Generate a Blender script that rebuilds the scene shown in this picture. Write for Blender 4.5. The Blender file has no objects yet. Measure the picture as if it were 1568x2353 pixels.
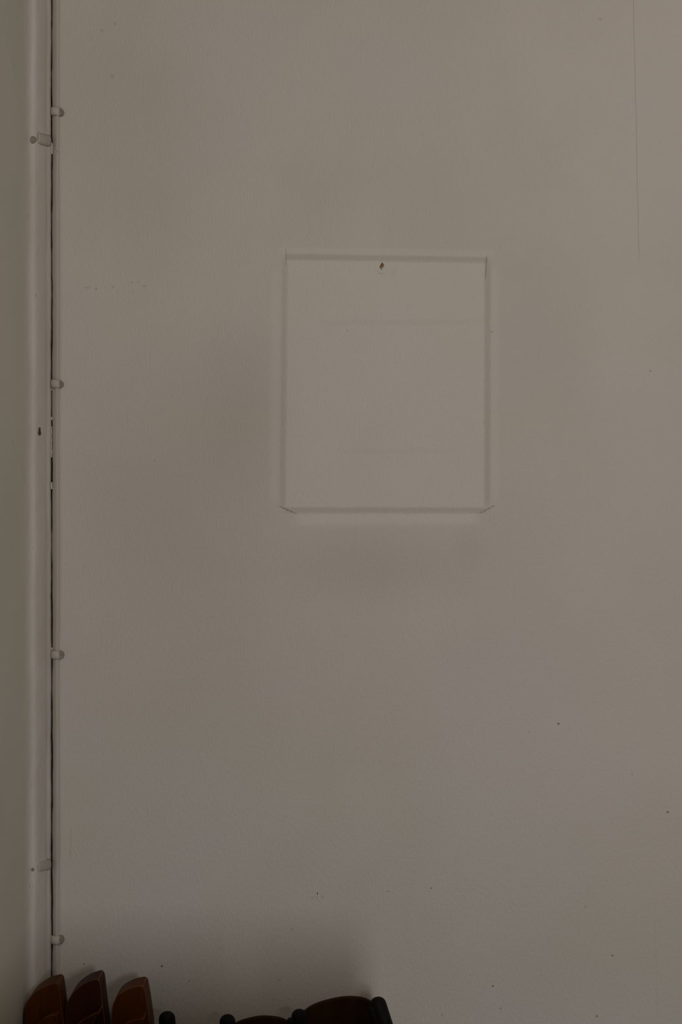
import bpy, bmesh, math, random
from mathutils import Vector
S = bpy.context.scene
C = S.collection
random.seed(4)

# ---------------------------------------------------------------- frame of reference
U = 0.00085                 # metres per photograph pixel on the back wall
D = 2.6                     # camera distance from the back wall
ZC = 1.60                   # camera height
DP = D / U

def W(px, py, d=0.0):       # point seen at (px,py), d metres in front of the back wall
    k = (D - d) / D
    return Vector(((px - 784) * U * k, -d, ZC - (py - 1176.5) * U * k))

# ---------------------------------------------------------------- camera
cam = bpy.data.cameras.new('camera'); co = bpy.data.objects.new('camera', cam); C.objects.link(co)
co.location = (0, -D, ZC); co.rotation_euler = (math.pi / 2, 0, 0)
cam.sensor_fit = 'VERTICAL'; cam.sensor_height = 36; cam.lens = 36 * DP / 2353
cam.clip_start = 0.05
S.camera = co

# ---------------------------------------------------------------- light
S.view_settings.view_transform = 'Standard'; S.view_settings.look = 'None'
S.view_settings.gamma = 1; S.view_settings.use_curve_mapping = False
S.view_settings.exposure = 0.0
wd = bpy.data.worlds.new('World'); S.world = wd; wd.use_nodes = True
bg = wd.node_tree.nodes['Background']; bg.inputs[0].default_value = (1.0, 0.915, 0.80, 1); bg.inputs[1].default_value = 0.05

def area(name, loc, target, sx, sy, power, col):
    l = bpy.data.lights.new(name, 'AREA'); l.shape = 'RECTANGLE'; l.size = sx; l.size_y = sy
    l.energy = power; l.color = col
    o = bpy.data.objects.new(name, l); C.objects.link(o); o.location = loc
    o.rotation_euler = (Vector(target) - Vector(loc)).to_track_quat('-Z', 'Y').to_euler()
    return o
area('window_light', (1.2, -3.9, 1.32), (0.75, 0, 1.5), 0.45, 1.35, 33, (0.955, 0.962, 0.985))
area('ceiling_light', (1.0, -2.3, 3.1), (0.35, 0, 2.3), 1.1, 0.8, 10.5, (1.0, 0.875, 0.73))

# ---------------------------------------------------------------- node helpers
class NT:
    def __init__(s, name):
        s.m = bpy.data.materials.new(name); s.m.use_nodes = True
        s.t = s.m.node_tree; s.n = s.t.nodes; s.b = s.n['Principled BSDF']
        s.geo = s.n.new('ShaderNodeNewGeometry')
        sp = s.n.new('ShaderNodeSeparateXYZ'); s.t.links.new(s.geo.outputs['Position'], sp.inputs[0])
        s.X, s.Y, s.Z = sp.outputs
        s._uv = None
    def val(s, sock, v):
        if isinstance(v, (int, float)): sock.default_value = v
        elif isinstance(v, (tuple, list)): sock.default_value = (*v, 1) if len(v) == 3 and sock.type == 'RGBA' else v
        else: s.t.links.new(v, sock)
    def M(s, op, a, b=0.0, c=0.0):
        n = s.n.new('ShaderNodeMath'); n.operation = op
        s.val(n.inputs[0], a); s.val(n.inputs[1], b)
        if op in ('MULTIPLY_ADD',): s.val(n.inputs[2], c)
        return n.outputs[0]
    def ss(s, v, a, b, lo=0.0, hi=1.0):         # smoothstep of v from a..b to lo..hi
        n = s.n.new('ShaderNodeMapRange'); n.interpolation_type = 'SMOOTHSTEP'
        s.val(n.inputs[0], v)
        for i, q in enumerate((a, b, lo, hi)): n.inputs[i + 1].default_value = q
        return n.outputs[0]
    def noise(s, scale, detail=3, rough=0.5, stretch=(1, 1, 1), off=(0, 0, 0)):
        mp = s.n.new('ShaderNodeMapping'); mp.inputs['Scale'].default_value = stretch; mp.inputs['Location'].default_value = off
        s.t.links.new(s.geo.outputs['Position'], mp.inputs[0])
        n = s.n.new('ShaderNodeTexNoise'); n.inputs['Scale'].default_value = scale
        n.inputs['Detail'].default_value = detail; n.inputs['Roughness'].default_value = rough
        s.t.links.new(mp.outputs[0], n.inputs['Vector'])
        return n.outputs[0]
    def mix(s, f, a, b, mode='MIX'):
        n = s.n.new('ShaderNodeMix'); n.data_type = 'RGBA'; n.blend_type = mode
        s.val(n.inputs[0], f); s.val(n.inputs[6], a); s.val(n.inputs[7], b)
        return n.outputs[2]
    def bump(s, h, strength, dist, prev=None):
        n = s.n.new('ShaderNodeBump'); n.inputs['Strength'].default_value = strength; n.inputs['Distance'].default_value = dist
        s.t.links.new(h, n.inputs['Height'])
        if prev: s.t.links.new(prev, n.inputs['Normal'])
        return n.outputs[0]
    def px(s):                                   # wall coordinates in millimetre-like units measured on the wall
        if not s._uv:
            s._uv = (s.M('MULTIPLY_ADD', s.X, 1 / U, 784.0), s.M('MULTIPLY_ADD', s.Z, -1 / U, 1176.5 + ZC / U))
        return s._uv
    def seg(s, x0, y0, x1, y1, hw, soft, endsoft=3, wob=None):   # soft-edged straight streak
        u, v = s.px()
        L = math.hypot(x1 - x0, y1 - y0); ex, ey = (x1 - x0) / L, (y1 - y0) / L
        du = s.M('SUBTRACT', u, x0); dv = s.M('SUBTRACT', v, y0)
        t = s.M('ADD', s.M('MULTIPLY', du, ex), s.M('MULTIPLY', dv, ey))
        n = s.M('SUBTRACT', s.M('MULTIPLY', dv, ex), s.M('MULTIPLY', du, ey))
        if wob is not None: n = s.M('ADD', n, wob)
        a = s.ss(s.M('ABSOLUTE', n), hw, hw + soft, 1, 0)
        b = s.ss(s.M('ABSOLUTE', s.M('SUBTRACT', t, L / 2)), L / 2 - endsoft, L / 2 + endsoft, 1, 0)
        return s.M('MULTIPLY', a, b)
    def blob(s, x, y, rx, ry, inner=0.3):        # soft elliptical spot
        u, v = s.px()
        a = s.M('DIVIDE', s.M('SUBTRACT', u, x), rx); b = s.M('DIVIDE', s.M('SUBTRACT', v, y), ry)
        r = s.M('SQRT', s.M('ADD', s.M('MULTIPLY', a, a), s.M('MULTIPLY', b, b)))
        return s.ss(r, inner, 1.0, 1, 0)
    def box(s, x0, y0, x1, y1, soft):
        u, v = s.px()
        a = s.ss(s.M('ABSOLUTE', s.M('SUBTRACT', u, (x0 + x1) / 2)), (x1 - x0) / 2 - soft, (x1 - x0) / 2 + soft, 1, 0)
        b = s.ss(s.M('ABSOLUTE', s.M('SUBTRACT', v, (y0 + y1) / 2)), (y1 - y0) / 2 - soft, (y1 - y0) / 2 + soft, 1, 0)
        return s.M('MULTIPLY', a, b)
    def done(s, col, rough=0.6, normal=None, spec=0.3):
        s.val(s.b.inputs['Base Color'], col); s.b.inputs['Roughness'].default_value = rough
        s.b.inputs['Specular IOR Level'].default_value = spec
        if normal: s.t.links.new(normal, s.b.inputs['Normal'])
        return s.m

def paint_relief(q, strength=0.55):
    broad = q.noise(9, 2, 0.5)
    fine = q.noise(230, 3, 0.6, (1, 1, 0.45))
    grain = q.noise(520, 2, 0.6, (1, 1, 0.3), (3, 1, 7))
    b = q.bump(broad, 0.30, 0.004)
    b = q.bump(fine, strength, 0.0011, b)
    return q.bump(grain, strength * 0.6, 0.0006, b), fine, grain

def mat_wall_back():
    q = NT('painted_plaster')
    nrm, fine, grain = paint_relief(q, 1.15)
    col = (0.625, 0.577, 0.52)
    big = q.noise(2.3, 3, 0.55); tint = q.noise(3.1, 2, 0.5, (1, 1, 1), (5, 0, 9))
    col = q.mix(q.ss(big, 0.35, 0.68), (0.603, 0.555, 0.495), (0.640, 0.591, 0.538))
    col = q.mix(q.M('MULTIPLY', q.ss(tint, 0.42, 0.66), 0.5), col, (0.618, 0.570, 0.542))
    # tiny pits and roller stipple
    pits = q.ss(q.noise(330, 2, 0.5, (1, 1, 0.75), (9, 4, 2)), 0.66, 0.76)
    col = q.mix(q.M('MULTIPLY', pits, 0.34), col, (0.33, 0.28, 0.22))
    # ---- mark left by a picture that hung here
    n1 = q.noise(60, 3, 0.6); wob = q.M('MULTIPLY', q.M('SUBTRACT', n1, 0.5), 6.0)
    def dark(col, mask, amt, c=(0.33, 0.29, 0.24)): return q.mix(q.M('MULTIPLY', mask, amt), col, c)
    def light(col, mask, amt, c=(0.80, 0.755, 0.705)): return q.mix(q.M('MULTIPLY', mask, amt), col, c)
    col = light(col, q.box(655, 598, 1115, 1168, 5), 0.24)
    # soot around it, and broad darker areas further out
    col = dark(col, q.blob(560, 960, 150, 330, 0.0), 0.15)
    col = dark(col, q.blob(880, 1300, 330, 130, 0.0), 0.20)
    col = dark(col, q.blob(760, 1300, 170, 190, 0.0), 0.05)
    col = dark(col, q.blob(1080, 1255, 60, 70, 0.0), 0.10)
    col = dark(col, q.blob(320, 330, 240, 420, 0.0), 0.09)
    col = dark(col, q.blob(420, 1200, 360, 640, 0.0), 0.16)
    col = dark(col, q.blob(1260, 800, 150, 330, 0.0), 0.07)
    # lighter rims outside the frame line
    col = light(col, q.seg(640, 576, 1135, 584, 3, 12, 12), 0.16)
    col = light(col, q.seg(635, 620, 630, 1150, 3, 14, 14), 0.16)
    col = light(col, q.seg(1136, 620, 1138, 1150, 3, 13, 14), 0.14)
    col = light(col, q.seg(680, 1193, 1095, 1190, 4, 20, 20), 0.34)
    # dusty lines of the frame
    col = dark(col, q.seg(657, 590, 1121, 598, 4, 6, 4, wob), 0.27)
    col = dark(col, q.seg(656, 598, 650, 1165, 3, 7, 20, wob), 0.21)
    col = dark(col, q.seg(1121, 600, 1120, 1160, 4, 6, 20, wob), 0.25)
    col = dark(col, q.seg(656, 1172, 1116, 1173, 4, 6, 6, wob), 0.27)
    col = dark(col, q.seg(735, 741, 1105, 741, 3, 7, 30, wob), 0.06)
    col = dark(col, q.seg(780, 1036, 1050, 1036, 3, 7, 30, wob), 0.04)
    dash = q.ss(q.noise(400, 1, 0.5), 0.4, 0.55)
    for a in ((657.5, 572, 657.5, 608, 0.4, 1.0, 8, 0.45), (1119, 589, 1116.5, 640, 0.5, 1.1, 8, 0.6)):
        col = dark(col, q.seg(*a[:7]), a[7], (0.16, 0.14, 0.12))
    for a in ((641, 1163, 682, 1181, 0.8, 1.4), (1104, 1179, 1136, 1162, 0.6, 1.4)):
        col = dark(col, q.M('MULTIPLY', q.seg(*a, 5), dash), 0.75, (0.16, 0.14, 0.12))
    col = dark(col, q.blob(905, 625, 14, 26, 0.0), 0.16, (0.48, 0.43, 0.45))
    col = dark(col, q.seg(866, 622, 872, 629, 0.4, 1.1, 2), 0.4); col = dark(col, q.seg(871, 628, 884, 629, 0.4, 1.1, 2), 0.4)
    # hairline crack at the upper right and lower right
    hw = q.M('MULTIPLY', q.M('SUBTRACT', q.noise(12, 2), 0.5), 5.0)
    col = dark(col, q.seg(1456, -20, 1469, 590, 0.35, 0.9, 30, hw), 0.50)
    col = dark(col, q.seg(1505, 2090, 1512, 2353, 0.3, 0.8, 40, hw), 0.18)
    col = dark(col, q.seg(1030, 2041, 1095, 2043, 0.3, 0.9, 10, hw), 0.22)
    col = dark(col, q.seg(163, 1905, 162, 1970, 0.5, 1.0, 6), 0.30)
    # smudges and fly specks
    for x, y, rx, ry, a in ((258, 175, 6, 5, .5), (265, 55, 4, 8, .45), (235, 70, 6, 5, .4), (200, 661, 12, 3.5, .35), (221, 664, 5, 4, .55),
                            (260, 659, 4, 5, .5), (270, 671, 3, 4, .45), (304, 649, 4, 3, .5), (318, 648, 5, 3, .4), (332, 658, 9, 3, .5), (305, 671, 4, 3, .4),
                            (893, 2048, 8, 4, .3), (671, 2135, 6, 6, .35), (1380, 44, 6, 5, .4), (741, 2061, 6, 5, .35), (628, 2297, 5, 7, .35), (641, 2252, 6, 4, .4),
                            (1347, 2082, 4, 6, .25), (1210, 2037, 22, 3, .15)):
        col = dark(col, q.blob(x, y, rx, ry, 0.1), a)
    for x, y, r, a in ((1133, 2266, 2.6, .95), (1151, 2317, 2.2, .8), (372, 2220, 3.0, .95), (193, 2215, 2.6, .8), (435, 2254, 2.4, .7), (991, 2041, 2.8, .6),
                       (1017, 2332, 2.2, .5), (798, 760, 2.4, .3), (1131, 762, 3, .4), (878, 878, 2, .12), (1495, 852, 2.5, .5), (1453, 1779, 2, .6),
                       (718, 2063, 1.8, .8), (1217, 1682, 2.6, .35), (135, 2177, 2.5, .5), (1345, 2084, 2, .4), (250, 1130, 2, .4), (355, 1058, 2, .5)):
        col = q.mix(q.M('MULTIPLY', q.blob(x, y, r, r, 0.35), a), col, (0.05, 0.04, 0.035))
    for x, y, rx, ry, a in ((1284, 1663, 4, 3, .9), (1535, 1866, 4.5, 3, .9), (1408, 2196, 4.5, 3, .6), (1372, 2335, 4.5, 3.5, .6)):
        col = q.mix(q.M('MULTIPLY', q.blob(x, y, rx, ry, 0.4), a), col, (0.23, 0.17, 0.07))
    return q.done(col, 0.62, nrm, 0.25)

def mat_wall_left():
    q = NT('painted_plaster_side')
    nrm, fine, grain = paint_relief(q, 0.3)
    col = q.mix(q.ss(q.noise(3.0, 3, 0.5), 0.35, 0.7), (0.555, 0.535, 0.455), (0.60, 0.565, 0.49))
    pits = q.ss(q.noise(330, 2, 0.5), 0.68, 0.77)
    col = q.mix(q.M('MULTIPLY', pits, 0.22), col, (0.3, 0.26, 0.2))
    # faint scratches running down the wall
    for (y0, z0), (y1, z1), a in (((-0.206, 1.730), (-0.101, 1.654), 0.30), ((-0.248, 2.44), (-0.19, 2.395), 0.22)):
        L = math.hypot(y1 - y0, z1 - z0); ey, ez = (y1 - y0) / L, (z1 - z0) / L
        dy = q.M('SUBTRACT', q.Y, y0); dz = q.M('SUBTRACT', q.Z, z0)
        t = q.M('ADD', q.M('MULTIPLY', dy, ey), q.M('MULTIPLY', dz, ez)); n = q.M('SUBTRACT', q.M('MULTIPLY', dz, ey), q.M('MULTIPLY', dy, ez))
        m = q.M('MULTIPLY', q.ss(q.M('ABSOLUTE', n), 0.0008, 0.003, 1, 0), q.ss(q.M('ABSOLUTE', q.M('SUBTRACT', t, L / 2)), L / 2 - .01, L / 2 + .005, 1, 0))
        col = q.mix(q.M('MULTIPLY', m, a), col, (0.40, 0.37, 0.30))
    return q.done(col, 0.62, nrm, 0.25)

def mat_paint(name, c1, c2, rough=0.5, blend=False):
    q = NT(name)
    h = q.noise(140, 3, 0.6, (1, 1, 0.25)); g = q.noise(14, 3, 0.5, (1, 1, 0.35))
    col = q.mix(q.ss(g, 0.35, 0.7), c1, c2)
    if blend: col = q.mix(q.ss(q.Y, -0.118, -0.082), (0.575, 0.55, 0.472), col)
    sp = q.ss(q.noise(95, 2, 0.5, (1, 1, 0.5), (2, 8, 1)), 0.70, 0.78)
    col = q.mix(q.M('MULTIPLY', sp, 0.4), col, (0.25, 0.18, 0.12))
    return q.done(col, rough, q.bump(h, 0.5, 0.0008), 0.35)

def mat_wood(name, c1, c2, rough=0.42):
    q = NT(name)
    g = q.noise(38, 5, 0.6, (1, 1, 0.12)); f = q.noise(160, 3, 0.6, (1, 1, 0.1))
    col = q.mix(q.ss(g, 0.32, 0.7), c1, c2)
    col = q.mix(q.M('MULTIPLY', q.ss(f, 0.55, 0.75), 0.35), col, tuple(v * 0.5 for v in c1))
    return q.done(col, rough, q.bump(f, 0.25, 0.0006), 0.06)

def mat_plain(name, c, rough, spec=0.3, sc=120):
    q = NT(name)
    f = q.noise(sc, 3, 0.6)
    col = q.mix(q.ss(f, 0.3, 0.75), tuple(v * 0.8 for v in c), tuple(v * 1.15 for v in c))
    return q.done(col, rough, q.bump(f, 0.25, 0.0005), spec)

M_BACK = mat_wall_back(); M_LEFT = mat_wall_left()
M_DUCT = mat_paint('white_gloss_paint_thick', (0.60, 0.555, 0.50), (0.645, 0.605, 0.555), 0.5, True)
M_CORD = mat_paint('white_gloss_paint_thin', (0.535, 0.49, 0.435), (0.57, 0.53, 0.475))
M_CAULK = mat_paint('paint_filler', (0.57, 0.53, 0.475), (0.62, 0.58, 0.52))
M_GAP = mat_wood('bare_brown_gap', (0.09, 0.05, 0.015), (0.22, 0.125, 0.04), 0.8)
M_CLIP = mat_paint('painted_clip', (0.49, 0.455, 0.395), (0.54, 0.50, 0.44))
M_STRAP = mat_paint('painted_strap', (0.47, 0.43, 0.375), (0.51, 0.47, 0.41))
M_NAIL = mat_plain('dusty_nail_paint', (0.30, 0.265, 0.215), 0.6)
M_WOOD = mat_wood('varnished_brown_wood', (0.068, 0.018, 0.0015), (0.10, 0.028, 0.0025))
M_WOODD = mat_wood('dark_varnished_wood', (0.034, 0.008, 0.004), (0.05, 0.012, 0.005))
M_WEAR = mat_wood('worn_wood_edge', (0.10, 0.032, 0.008), (0.19, 0.075, 0.028))
M_SHADE = mat_wood('shade_brown', (0.030, 0.012, 0.004), (0.048, 0.021, 0.007), 0.6)  # brown wall shade put into a flat colour, also on the added blocks
M_BLACK = mat_plain('black_rubber', (0.009, 0.009, 0.0085), 0.6, 0.12)
M_RUST = mat_plain('brown_wall_plug', (0.30, 0.17, 0.07), 0.7, 0.2, 400)
M_DRIP = mat_plain('rust_stain', (0.13, 0.055, 0.025), 0.8, 0.1)
M_HOLE = mat_plain('hole_shadow_clay', (0.05, 0.035, 0.025), 0.9, 0.1)
M_FLOOR = mat_wood('brown_floorboards', (0.16, 0.09, 0.045), (0.24, 0.14, 0.07), 0.5)

# ---------------------------------------------------------------- mesh helpers
def obj(name, bm, mat, parent=None, smooth=False):
    me = bpy.data.meshes.new(name); bm.normal_update(); bm.to_mesh(me); bm.free()
    for m in (mat if isinstance(mat, (list, tuple)) else [mat]): me.materials.append(m)
    if smooth:
        for p in me.polygons: p.use_smooth = True
    o = bpy.data.objects.new(name, me); C.objects.link(o)
    if parent:
        o.parent = parent; o.matrix_parent_inverse = parent.matrix_world.inverted()
    return o
def tag(o, label=None, cat=None, group=None, kind=None):
    if label: o['label'] = label
    if cat: o['category'] = cat
    if group: o['group'] = group
    if kind: o['kind'] = kind
    return o
def empty(name, loc, label, cat, group=None):
    e = bpy.data.objects.new(name, None); C.objects.link(e); e.location = loc; e.empty_display_size = 0.02
    e.matrix_world.translation = Vector(loc)
    return tag(e, label, cat, group)
def box_bm(lo, hi):
    bm = bmesh.new(); bmesh.ops.create_cube(bm, size=1)
    for v in bm.verts: v.co = Vector([(lo[i] + hi[i]) / 2 + v.co[i] * (hi[i] - lo[i]) for i in range(3)])
    return bm
def prism_bm(pts, y0, y1, bevel=0.0, wear=0, segs=2):          # pts (x,z) outline, extruded from y0 (front) to y1
    bm = bmesh.new()
    f = bm.faces.new([bm.verts.new((x, y0, z)) for x, z in pts])
    r = bmesh.ops.extrude_face_region(bm, geom=[f])
    for g in r['geom']:
        if isinstance(g, bmesh.types.BMVert): g.co.y = y1
    bmesh.ops.recalc_face_normals(bm, faces=bm.faces)
    if bevel:
        es = [e for e in bm.edges if len(e.link_faces) == 2 and e.calc_face_angle() > 0.6]
        bmesh.ops.bevel(bm, geom=es, offset=bevel, segments=segs, profile=0.5, affect='EDGES', material=wear)
    return bm
def sweep_bm(profile, zs, wob):                                # profile [(x,y)], swept along z with wobble(z, i) -> (dx, dy)
    bm = bmesh.new(); rows = []
    for z in zs:
        rows.append([bm.verts.new((x + wob(z, i)[0], y + wob(z, i)[1], z)) for i, (x, y) in enumerate(profile)])
    n = len(profile)
    for a, b in zip(rows, rows[1:]):
        for i in range(n):
            j = (i + 1) % n
            bm.faces.new((a[i], a[j], b[j], b[i]))
    bm.faces.new(rows[0][::-1]); bm.faces.new(rows[-1])
    bmesh.ops.recalc_face_normals(bm, faces=bm.faces)
    return bm
def tube_bm(path, radii, n=20, sq=1.0):                        # round bar with given radius at every path point
    bm = bmesh.new(); rings = []
    for k, p in enumerate(path):
        a = path[max(k - 1, 0)]; b = path[min(k + 1, len(path) - 1)]
        t = (b - a).normalized(); s = t.cross(Vector((0, 1, 0))).normalized(); u = s.cross(t).normalized()
        rings.append([bm.verts.new(p + (s * math.cos(2 * math.pi * i / n) + u * math.sin(2 * math.pi * i / n) * sq) * radii[k]) for i in range(n)])
    for a, b in zip(rings, rings[1:]):
        for i in range(n): bm.faces.new((a[i], a[(i + 1) % n], b[(i + 1) % n], b[i]))
    bm.faces.new(rings[0][::-1]); bm.faces.new(rings[-1])
    bmesh.ops.recalc_face_normals(bm, faces=bm.faces)
    return bm

# ---------------------------------------------------------------- structure
XL = -696 * U               # plane of the left wall
XG0, XG1 = -667 * U, -662.6 * U
TOP = 3.0; RIGHT = 1.9
obj_floor = tag(obj('floor', box_bm((XL - 0.12, -4.2, -0.08), (RIGHT, 0.12, 0)), M_FLOOR), kind='structure')
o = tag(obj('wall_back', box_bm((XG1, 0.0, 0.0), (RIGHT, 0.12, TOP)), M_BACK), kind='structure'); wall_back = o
tag(obj('wall_left', box_bm((XL - 0.12, -4.2, 0.0), (XL, 0.12, TOP)), M_LEFT), kind='structure')
tag(obj('trim_1', box_bm((XL, 0.006, 0.0), (XG1, 0.12, TOP)), M_GAP), 'brown joint open behind the painted conduits in the corner', kind='structure')

# scratches on the left wall: shallow painted-over ridges
def wl(px, py):             # point of the left wall seen at (px,py)
    k = 696 / (784 - px); return Vector((XL, -(D - D * k), ZC - (py - 1176.5) * U * k))

# ---------------------------------------------------------------- painted conduits in the corner
zs = [0.62 + i * 0.012 for i in range(int((TOP - 0.62) / 0.012))]
zs = [0.0, 0.2, 0.4] + zs + [TOP - 0.001]
def zpx(z): return 1176.5 + (ZC - z) / U
def uw(u, d): return ((u - 784) * U, -d * U)
PA = [uw(*p) for p in ((86, -14), (86.5, 160), (87.75, 150), (88.2, 138), (88.6, 125), (89.4, 114), (91, 105), (93.6, 98.5), (97, 95), (100.5, 93.5), (103.4, 89.5), (106.3, 79), (109.5, 62), (112.3, 44), (113.4, 31), (113.7, 21), (116.8, 17), (118.2, 10), (118.0, -14))]
def wobA(z, i):
    y = zpx(z)
    if i == 0 or i == len(PA) - 1 and False: return (0, 0)
    if i in (0, 1, 2, 3): return (0, 0)
    d = 0.7 * math.sin(y / 61) + 0.5 * math.sin(y / 23 + i * 0.3) + 0.4 * math.sin(y / 9.7 + i)
    e = 1.5 * math.sin(y / 140 + i * 0.2) + 0.8 * math.sin(y / 37)
    s = 1.6 if y < 260 else 0
    if i >= len(PA) - 4: d = 0.6 * math.sin(y / 47) + 0.4 * math.sin(y / 13) + 0.3 * math.sin(y / 5.1) - (0.5 if 260 < y < 340 else 0) - 0.2
    return (d * U * 0.8, e * U)
duct = obj('wall_conduit', sweep_bm(PA, zs, wobA), M_DUCT, smooth=True)
tag(duct, 'wide white painted conduit running up the left wall beside the corner crack', 'conduit')
PB = [uw(*p) for p in ((120.7, -1), (120.7, 2.0), (121.8, 3.4), (127, 7.8), (133.2, 12.8), (134.6, 13.3), (135.8, 10), (136.8, 4.5), (138.5, 1.4), (141, .3), (143.5, -1))]
def wobB(z, i):
    y = zpx(z)
    d = 0.5 * math.sin(y / 55 + 1) + 0.35 * math.sin(y / 17) + 0.25 * math.sin(y / 7.3) - (0.6 if y < 240 else 0) * math.cos(y / 150) + (0.5 if y > 1450 else 0)
    if i in (0, 1, 2): return (d * U, 0)
    return (0.35 * math.sin(y / 90) * U, 0)
cord = obj('painted_cable', sweep_bm(PB, zs, wobB), M_CORD, smooth=True)
tag(cord, 'narrow white painted cable on the back wall, right of the corner crack', 'cable')

# paint bridging the crack
for y0, y1 in ((252, 262), (328, 354), (876, 898), (958, 965), (980, 1051), (1108, 1124), (1488, 1498), (2150, 2168)):
    pts = []
    n = max(4, int((y1 - y0) / 6))
    L = [( -666.2 + random.uniform(-.4, .4), y0 + (y1 - y0) * k / n) for k in range(n + 1)]
    R = [( -662.6 + random.uniform(-1.3, .3) - (1.2 if y1 - y0 > 40 else 0), y0 + (y1 - y0) * k / n) for k in range(n, -1, -1)]
    pts = [(u * U, ZC - (y - 1176.5) * U) for u, y in L + R]
    obj('paint_bridge', prism_bm(pts, -1.6 * U, 0.005, 0.0), M_CAULK, wall_back)

# ---------------------------------------------------------------- clips
def clip_right(y, label, r=8.6, tilt=0):
    c = W(134, y); e = empty('cable_clip', (c.x, 0, c.z), label, 'cable clip', 'clips on the narrow cable')
    def q(u, v, d): return Vector(((u - 784) * U, -d * U, ZC - (v - 1176.5) * U))
    path = [q(119.6, y - 0.5, 4), q(120.6, y, 9), q(124, y, 13.5), q(129, y + .5, 15.5), q(134, y + 1, 15.5), q(137, y + 1, 13), q(138, y + 1, 6)]
    bm = bmesh.new(); rows = []
    hs = [7.2, 8.2, 8.8, 9.0, 9.2, 9.2, 9.0]
    for p, h in zip(path, hs):
        row = []
        for k in range(7):
            a = -1 + 2 * k / 6
            row.append(bm.verts.new(p + Vector((0, (1 - math.sqrt(max(0, 1 - a * a * 0.9))) * 6 * U, -a * h * U))))
        rows.append(row)
    for a, b in zip(rows, rows[1:]):
        for k in range(6): bm.faces.new((a[k], a[k + 1], b[k + 1], b[k]))
    bmesh.ops.recalc_face_normals(bm, faces=bm.faces)
    bmesh.ops.solidify(bm, geom=bm.faces[:], thickness=-2.2 * U)
    obj('saddle', bm, M_CLIP, e, True)
    bm = bmesh.new()       # domed nail head seated in a boss
    cx, cy = 140.6, y + 1.5
    rr = [(r * .95, 0), (r * .95, 8), (r * .82, 11.0), (r * .5, 12.2), (r * .3, 10.6), (0.01, 10.2)]
    rings = [[bm.verts.new(q(cx + a * 0.80 * math.cos(t), cy + a * math.sin(t), d)) for t in [2 * math.pi * i / 20 for i in range(20)]] for a, d in rr]
    for a, b in zip(rings, rings[1:]):
        for i in range(20): bm.faces.new((a[i], a[(i + 1) % 20], b[(i + 1) % 20], b[i]))
    bmesh.ops.recalc_face_normals(bm, faces=bm.faces)
    obj('nail_head', bm, M_NAIL, e, True)
clip_right(258, 'topmost round painted clip holding the narrow cable at the corner', 9.4)
clip_right(882, 'small painted clip level with the middle of the picture mark', 8.4)
clip_right(1503, 'painted clip with dark round nail, below the picture mark and mid corner', 10)
clip_right(2156, 'lowest round clip on the narrow cable, just above the brown wooden posts', 10.2)

def clip_left(y, label, tilt, nr, soft):
    k0 = Vector(((104 - 784) * U, -0.06, ZC - (y - 1176.5) * U))
    e = empty('conduit_clip', k0, label, 'cable clip', 'clips on the wide conduit')
    kk = (784 - 100) / (784 - 96)
    def q(u, v, d): return Vector(((u - 784) * U, -d * U, ZC - (v - 1176.5) * U / (DP / (DP - d))))
    bm = bmesh.new(); rows = []
    for u, d, t in ((104.6, 83, -.9), (106.8, 77.5, -.7), (108.6, 70, -.4), (110.6, 60, 0), (112.6, 46, .3), (114.2, 31, .6), (116.4, 19.5, .9), (117.8, 12, 1.0)):
        row = []
        h = 12.5 if not soft else 12
        for k in range(7):
            a = -1 + 2 * k / 6
            p = q(u, y + a * h + tilt * t * 4, d)
            p.x += (math.sqrt(max(0, 1 - a * a)) * 4.2 - 2.3) * U; p.y -= (math.sqrt(max(0, 1 - a * a)) * 2.0 - 1) * U
            row.append(bm.verts.new(p))
        rows.append(row)
    for a, b in zip(rows, rows[1:]):
        for k in range(6): bm.faces.new((a[k], a[k + 1], b[k + 1], b[k]))
    bmesh.ops.recalc_face_normals(bm, faces=bm.faces)
    bmesh.ops.solidify(bm, geom=bm.faces[:], thickness=-2.0 * U)
    obj('strap', bm, M_STRAP, e, True)
    bm = bmesh.new()
    cx, cy = (98.5, y + 1) if not soft else (98, y + 8)
    rr = [(nr, 88), (nr, 98), (nr * .85, 101), (nr * .5, 102), (nr * .3, 100.6), (0.01, 100.4)]
    rings = [[bm.verts.new(q(cx + a * .8 * math.cos(t), cy + a * math.sin(t) * 1.1, d)) for t in [2 * math.pi * i / 20 for i in range(20)]] for a, d in rr]
    for a, b in zip(rings, rings[1:]):
        for i in range(20): bm.faces.new((a[i], a[(i + 1) % 20], b[(i + 1) % 20], b[i]))
    bmesh.ops.recalc_face_normals(bm, faces=bm.faces)
    obj('nail_head', bm, M_NAIL, e, True)
clip_left(320, 'upper strap clip with dark nail across the wide conduit', 1, 7.6, False)
clip_left(1990, 'lower flat strap clip slanting across the wide conduit', -1, 3.4, True)

# rust drip on the conduit
bm = bmesh.new()
pts = [(90.6, 982), (91.4, 982), (91.6, 990), (92.8, 994), (92.2, 998.5), (90.8, 1000), (89.3, 998.5), (88.9, 994), (90.3, 990)]
vs = [bm.verts.new(W(x, y, 84.5 * U - (x - 88) * 1.6 * U)) for x, y in pts]
f = bm.faces.new(vs); r = bmesh.ops.extrude_face_region(bm, geom=[f])
for g in r['geom']:
    if isinstance(g, bmesh.types.BMVert): g.co.y += 8 * U
bmesh.ops.recalc_face_normals(bm, faces=bm.faces)
tag(obj('rust_drip', bm, M_DRIP, duct), 'small brown rust drip')

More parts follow.
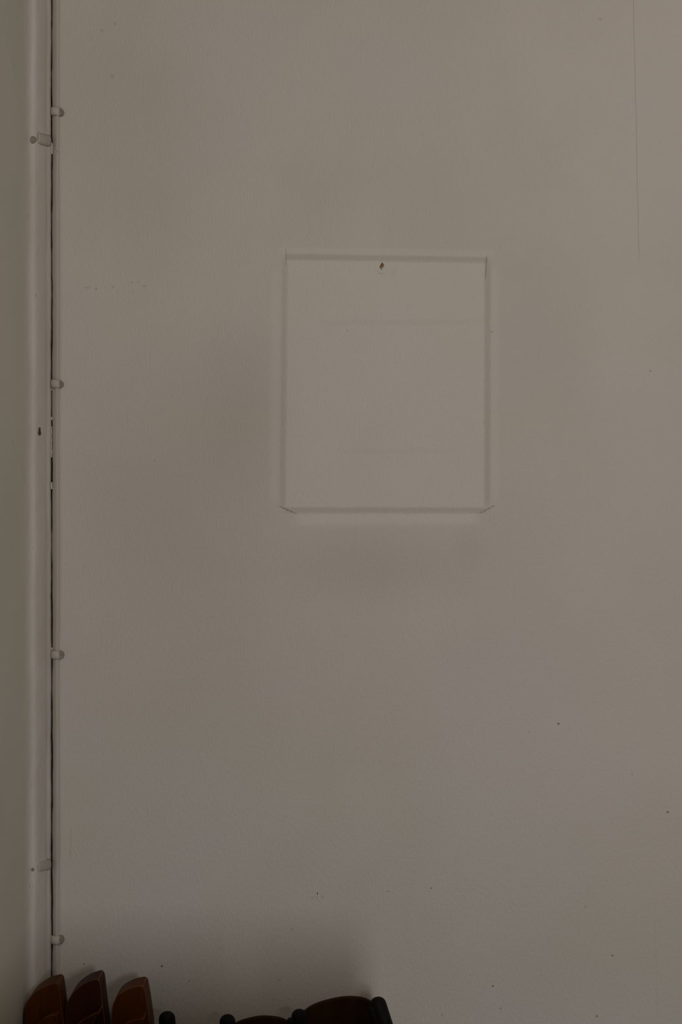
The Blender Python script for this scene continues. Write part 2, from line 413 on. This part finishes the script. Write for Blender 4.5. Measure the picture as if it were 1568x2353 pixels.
# ---------------------------------------------------------------- picture nail hole with wall plug
def chip(name, pts, d0, d1, mat, parent=None):
    bm = prism_bm([((x - 784) * U, ZC - (y - 1176.5) * U) for x, y in pts], -d0 * U, -d1 * U)
    return obj(name, bm, mat, parent)
pl = empty('wall_plug', W(878, 612), 'broken brown wall plug in a chipped hole at the top of the picture mark', 'wall plug')
chip('hole', [(878.5, 603.2), (880.6, 606), (877.5, 608), (876, 614), (873, 616), (874.6, 609.5)], 0.9, -2, M_HOLE, pl)
chip('plug', [(878, 607.2), (881.5, 606.2), (883.3, 609), (882.3, 612.6), (879, 614), (875.2, 613.6), (875.6, 610)], 1.6, -2, M_RUST, pl)
chip('chipped_plaster', [(873.6, 615.6), (876.4, 613.8), (880.2, 614.8), (878.4, 620)], 1.2, -1, M_NAIL, pl)
h2 = empty('nail_hole', W(730, 2053), 'tiny dark slit-shaped nail hole low on the back wall', 'nail hole')
chip('slit', [(729.6, 2050.3), (731, 2050.3), (730, 2055.6), (728.5, 2055.6)], 0.7, -2, M_HOLE, h2)
chip('raised_paint', [(727.6, 2057.5), (730.6, 2057.5), (731.4, 2063), (729, 2067.5), (727.8, 2062)], 0.8, -1, M_CAULK, h2)

# ---------------------------------------------------------------- wooden posts in the corner
def post(front, d0, th, slant, lobe, lobe_d, mats, label, lean=0.0):
    k = (D - d0) / D
    pts = [((x - 784) * U * k, ZC - (y - 1176.5) * U * k) for x, y in front]       # from bottom left, over the top, to bottom right
    zb = pts[-1][1]
    n = 1.0
    low_r = (pts[-1][0] + slant * zb, 0.0); low_l = (pts[0][0] + slant * zb, 0.0)
    pts = [low_l] + pts + [low_r]
    cx = (low_l[0] + low_r[0]) / 2
    e = empty('wooden_post', (cx, -d0 + th / 2, 0), label, 'wooden post', 'brown wooden posts in the corner')
    obj('upright', prism_bm(pts, -d0, -d0 + th, 0.0011, 1, 2), [mats, M_WEAR], e, False)
    k = (D - lobe_d) / D
    lp = [((x - 784) * U * k, ZC - (y - 1176.5) * U * k) for x, y in lobe]
    obj('lower_block', prism_bm(lp, -lobe_d, -d0, 0.0011, 1, 2), [mats, M_WEAR], e, False)
    return e
def arc(p):                 # smooth an outline with Catmull-Rom
    out = []
    for i in range(len(p) - 1):
        a = p[max(i - 1, 0)]; b = p[i]; c = p[i + 1]; d = p[min(i + 2, len(p) - 1)]
        for t in (0, .25, .5, .75):
            out.append(tuple(0.5 * ((2 * b[j]) + (-a[j] + c[j]) * t + (2 * a[j] - 5 * b[j] + 4 * c[j] - d[j]) * t * t + (-a[j] + 3 * b[j] - 3 * c[j] + d[j]) * t ** 3) for j in (0, 1)))
    return out + [p[-1]]
post(arc([(57, 2362), (56, 2328), (62, 2303), (76, 2284), (99, 2268), (127, 2259)]) + [(131.5, 2260.5), (134.8, 2265), (136.5, 2275), (141, 2310), (147, 2362)], 0.135, 0.05, 0.05,
     [(84, 2440), (84, 2357), (92, 2346), (104, 2337), (116, 2332), (124, 2331), (130, 2334), (133, 2345), (135, 2440)], 0.16, M_WOOD,
     'leftmost brown wooden post with rounded top, in the corner against the left wall')
post(arc([(151, 2362), (150, 2325), (155, 2302), (170, 2278), (195, 2259), (220, 2250)]) + [(226, 2251), (229.5, 2256), (231.5, 2266), (235, 2300), (243, 2362)], 0.125, 0.05, 0.05,
     [(178, 2440), (178, 2353), (190, 2344), (206, 2335), (220, 2328), (228, 2325), (229, 2328), (222, 2337), (214, 2352), (208, 2370), (206, 2440)], 0.16, M_WOODD,
     'middle and tallest of the three brown wooden posts, with chipped top corner')
# (third post)
post(arc([(256, 2362), (257, 2325), (262, 2302), (275, 2284), (298, 2271), (322, 2265)]) + [(328, 2266.5), (331.5, 2271), (333.5, 2281), (338, 2305), (346, 2362)], 0.125, 0.05, 0.05,
     [(282, 2440), (282, 2358), (292, 2350), (306, 2345), (320, 2342), (330, 2341), (331, 2345), (326, 2358), (324, 2440)], 0.16, M_WOOD,
     'rightmost brown wooden post, beside the first black tip')

# ---------------------------------------------------------------- black rounded uprights
def black(px, top, r, dtip, low, label, tip=True, side=None, fat=1.0):
    a = W(px, top, dtip)
    a.z -= r * 0.9
    b = Vector((a.x + low[0], a.y + low[1], 0.0))
    dv = (b - a)
    dn = dv.normalized()
    path, rad = [], []
    for k in range(8):
        t = math.pi / 2 * k / 7
        path.append(a - dn * r * math.cos(t) * 0.9 if True else a); rad.append(max(r * math.sin(t), 0.0004))
    for k in range(1, 7):
        s = (k / 6) ** 1.6
        path.append(a + dv * s); rad.append(r * (1 + (fat - 1) * min(1, s * 4)))
    e = empty('black_upright', b, label, 'upright', 'black rounded uprights')
    obj('pole', tube_bm(path, rad, 24), M_BLACK, e, True)
    if side:
        sx, sy, sr = side
        a2 = W(sx, sy, dtip + 0.012); a2.z -= sr
        p2, r2 = [], []
        for k in range(6):
            t = math.pi / 2 * k / 5
            p2.append(a2 - dn * sr * math.cos(t)); r2.append(max(sr * math.sin(t), 0.0004))
        for s in (0.25, 0.6, 1.0): p2.append(a2 + (dv * (a2.z / a.z)) * s); r2.append(sr)
        obj('rod', tube_bm(p2, r2, 16), M_BLACK, e, True)
black(384, 2324, 0.0155, 0.09, (0.045, -0.05), 'first black rounded upright tip, nearest the brown posts', fat=1.25)
black(523, 2331, 0.0150, 0.09, (0.01, -0.05), 'second black rounded upright from the brown posts, lowest of the four', fat=1.25)
black(688, 2319, 0.0150, 0.09, (0.03, -0.05), 'third black rounded upright, at the left end of the dark brown shade panel', side=(668, 2338, 0.007), fat=1.25)
black(869, 2291, 0.0160, 0.09, (0.20, -0.14), 'tallest black rounded upright, slanting, rightmost of the four', side=(855, 2312, 0.007), fat=1.4)

# ---------------------------------------------------------------- dark brown sheets standing in for shade between the uprights
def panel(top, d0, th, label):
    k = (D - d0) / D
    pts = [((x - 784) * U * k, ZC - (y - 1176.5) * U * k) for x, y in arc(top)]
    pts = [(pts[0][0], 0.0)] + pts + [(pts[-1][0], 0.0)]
    o = obj('shade_panel', prism_bm(pts, -d0, -d0 + th, 0.0015, 0, 2), M_SHADE)
    return tag(o, label, 'shade panel', 'brown shade panels behind the uprights')
p1 = panel([(694, 2330), (720, 2312), (760, 2299), (800, 2293), (835, 2296), (858, 2306)], 0.016, 0.012, 'dark brown arched sheet standing in for the shade between the third and fourth black uprights')
p2 = panel([(536, 2356), (560, 2346), (600, 2338), (640, 2341), (668, 2352)], 0.016, 0.012, 'dark brown low sheet standing in for the shade between the second and third black uprights')
# unseen blocks added just under the lower edge of view to shade the wall
def shade_block(rows_in, parent):                    # rows of (y, top z, left x, right x)
    bm = bmesh.new()
    low = 0.30
    rows = [[bm.verts.new((xl, y, low)), bm.verts.new((xl, y, z)), bm.verts.new((xr, y, z)), bm.verts.new((xr, y, low))] for y, z, xl, xr in rows_in]
    for a, b in zip(rows, rows[1:]):
        for i in range(4): bm.faces.new((a[i], a[(i + 1) % 4], b[(i + 1) % 4], b[i]))
    bm.faces.new(rows[0]); bm.faces.new(rows[-1][::-1])
    bmesh.ops.recalc_face_normals(bm, faces=bm.faces)
    bmesh.ops.bevel(bm, geom=[e for e in bm.edges if e.calc_face_angle(0) > 0.6], offset=0.010, segments=3, profile=0.5, affect='EDGES')
    obj('shade_block', bm, M_SHADE, parent)
shade_block([(-0.19, 0.655, -0.47, -0.10), (-0.36, 0.722, -0.47, -0.06), (-0.50, 0.776, -0.47, -0.02), (-0.60, 0.810, -0.46, 0.02)], p2)
shade_block([(-0.19, 0.655, -0.09, 0.108), (-0.36, 0.722, -0.05, 0.15), (-0.50, 0.776, -0.01, 0.192), (-0.59, 0.807, 0.03, 0.212)], p1)
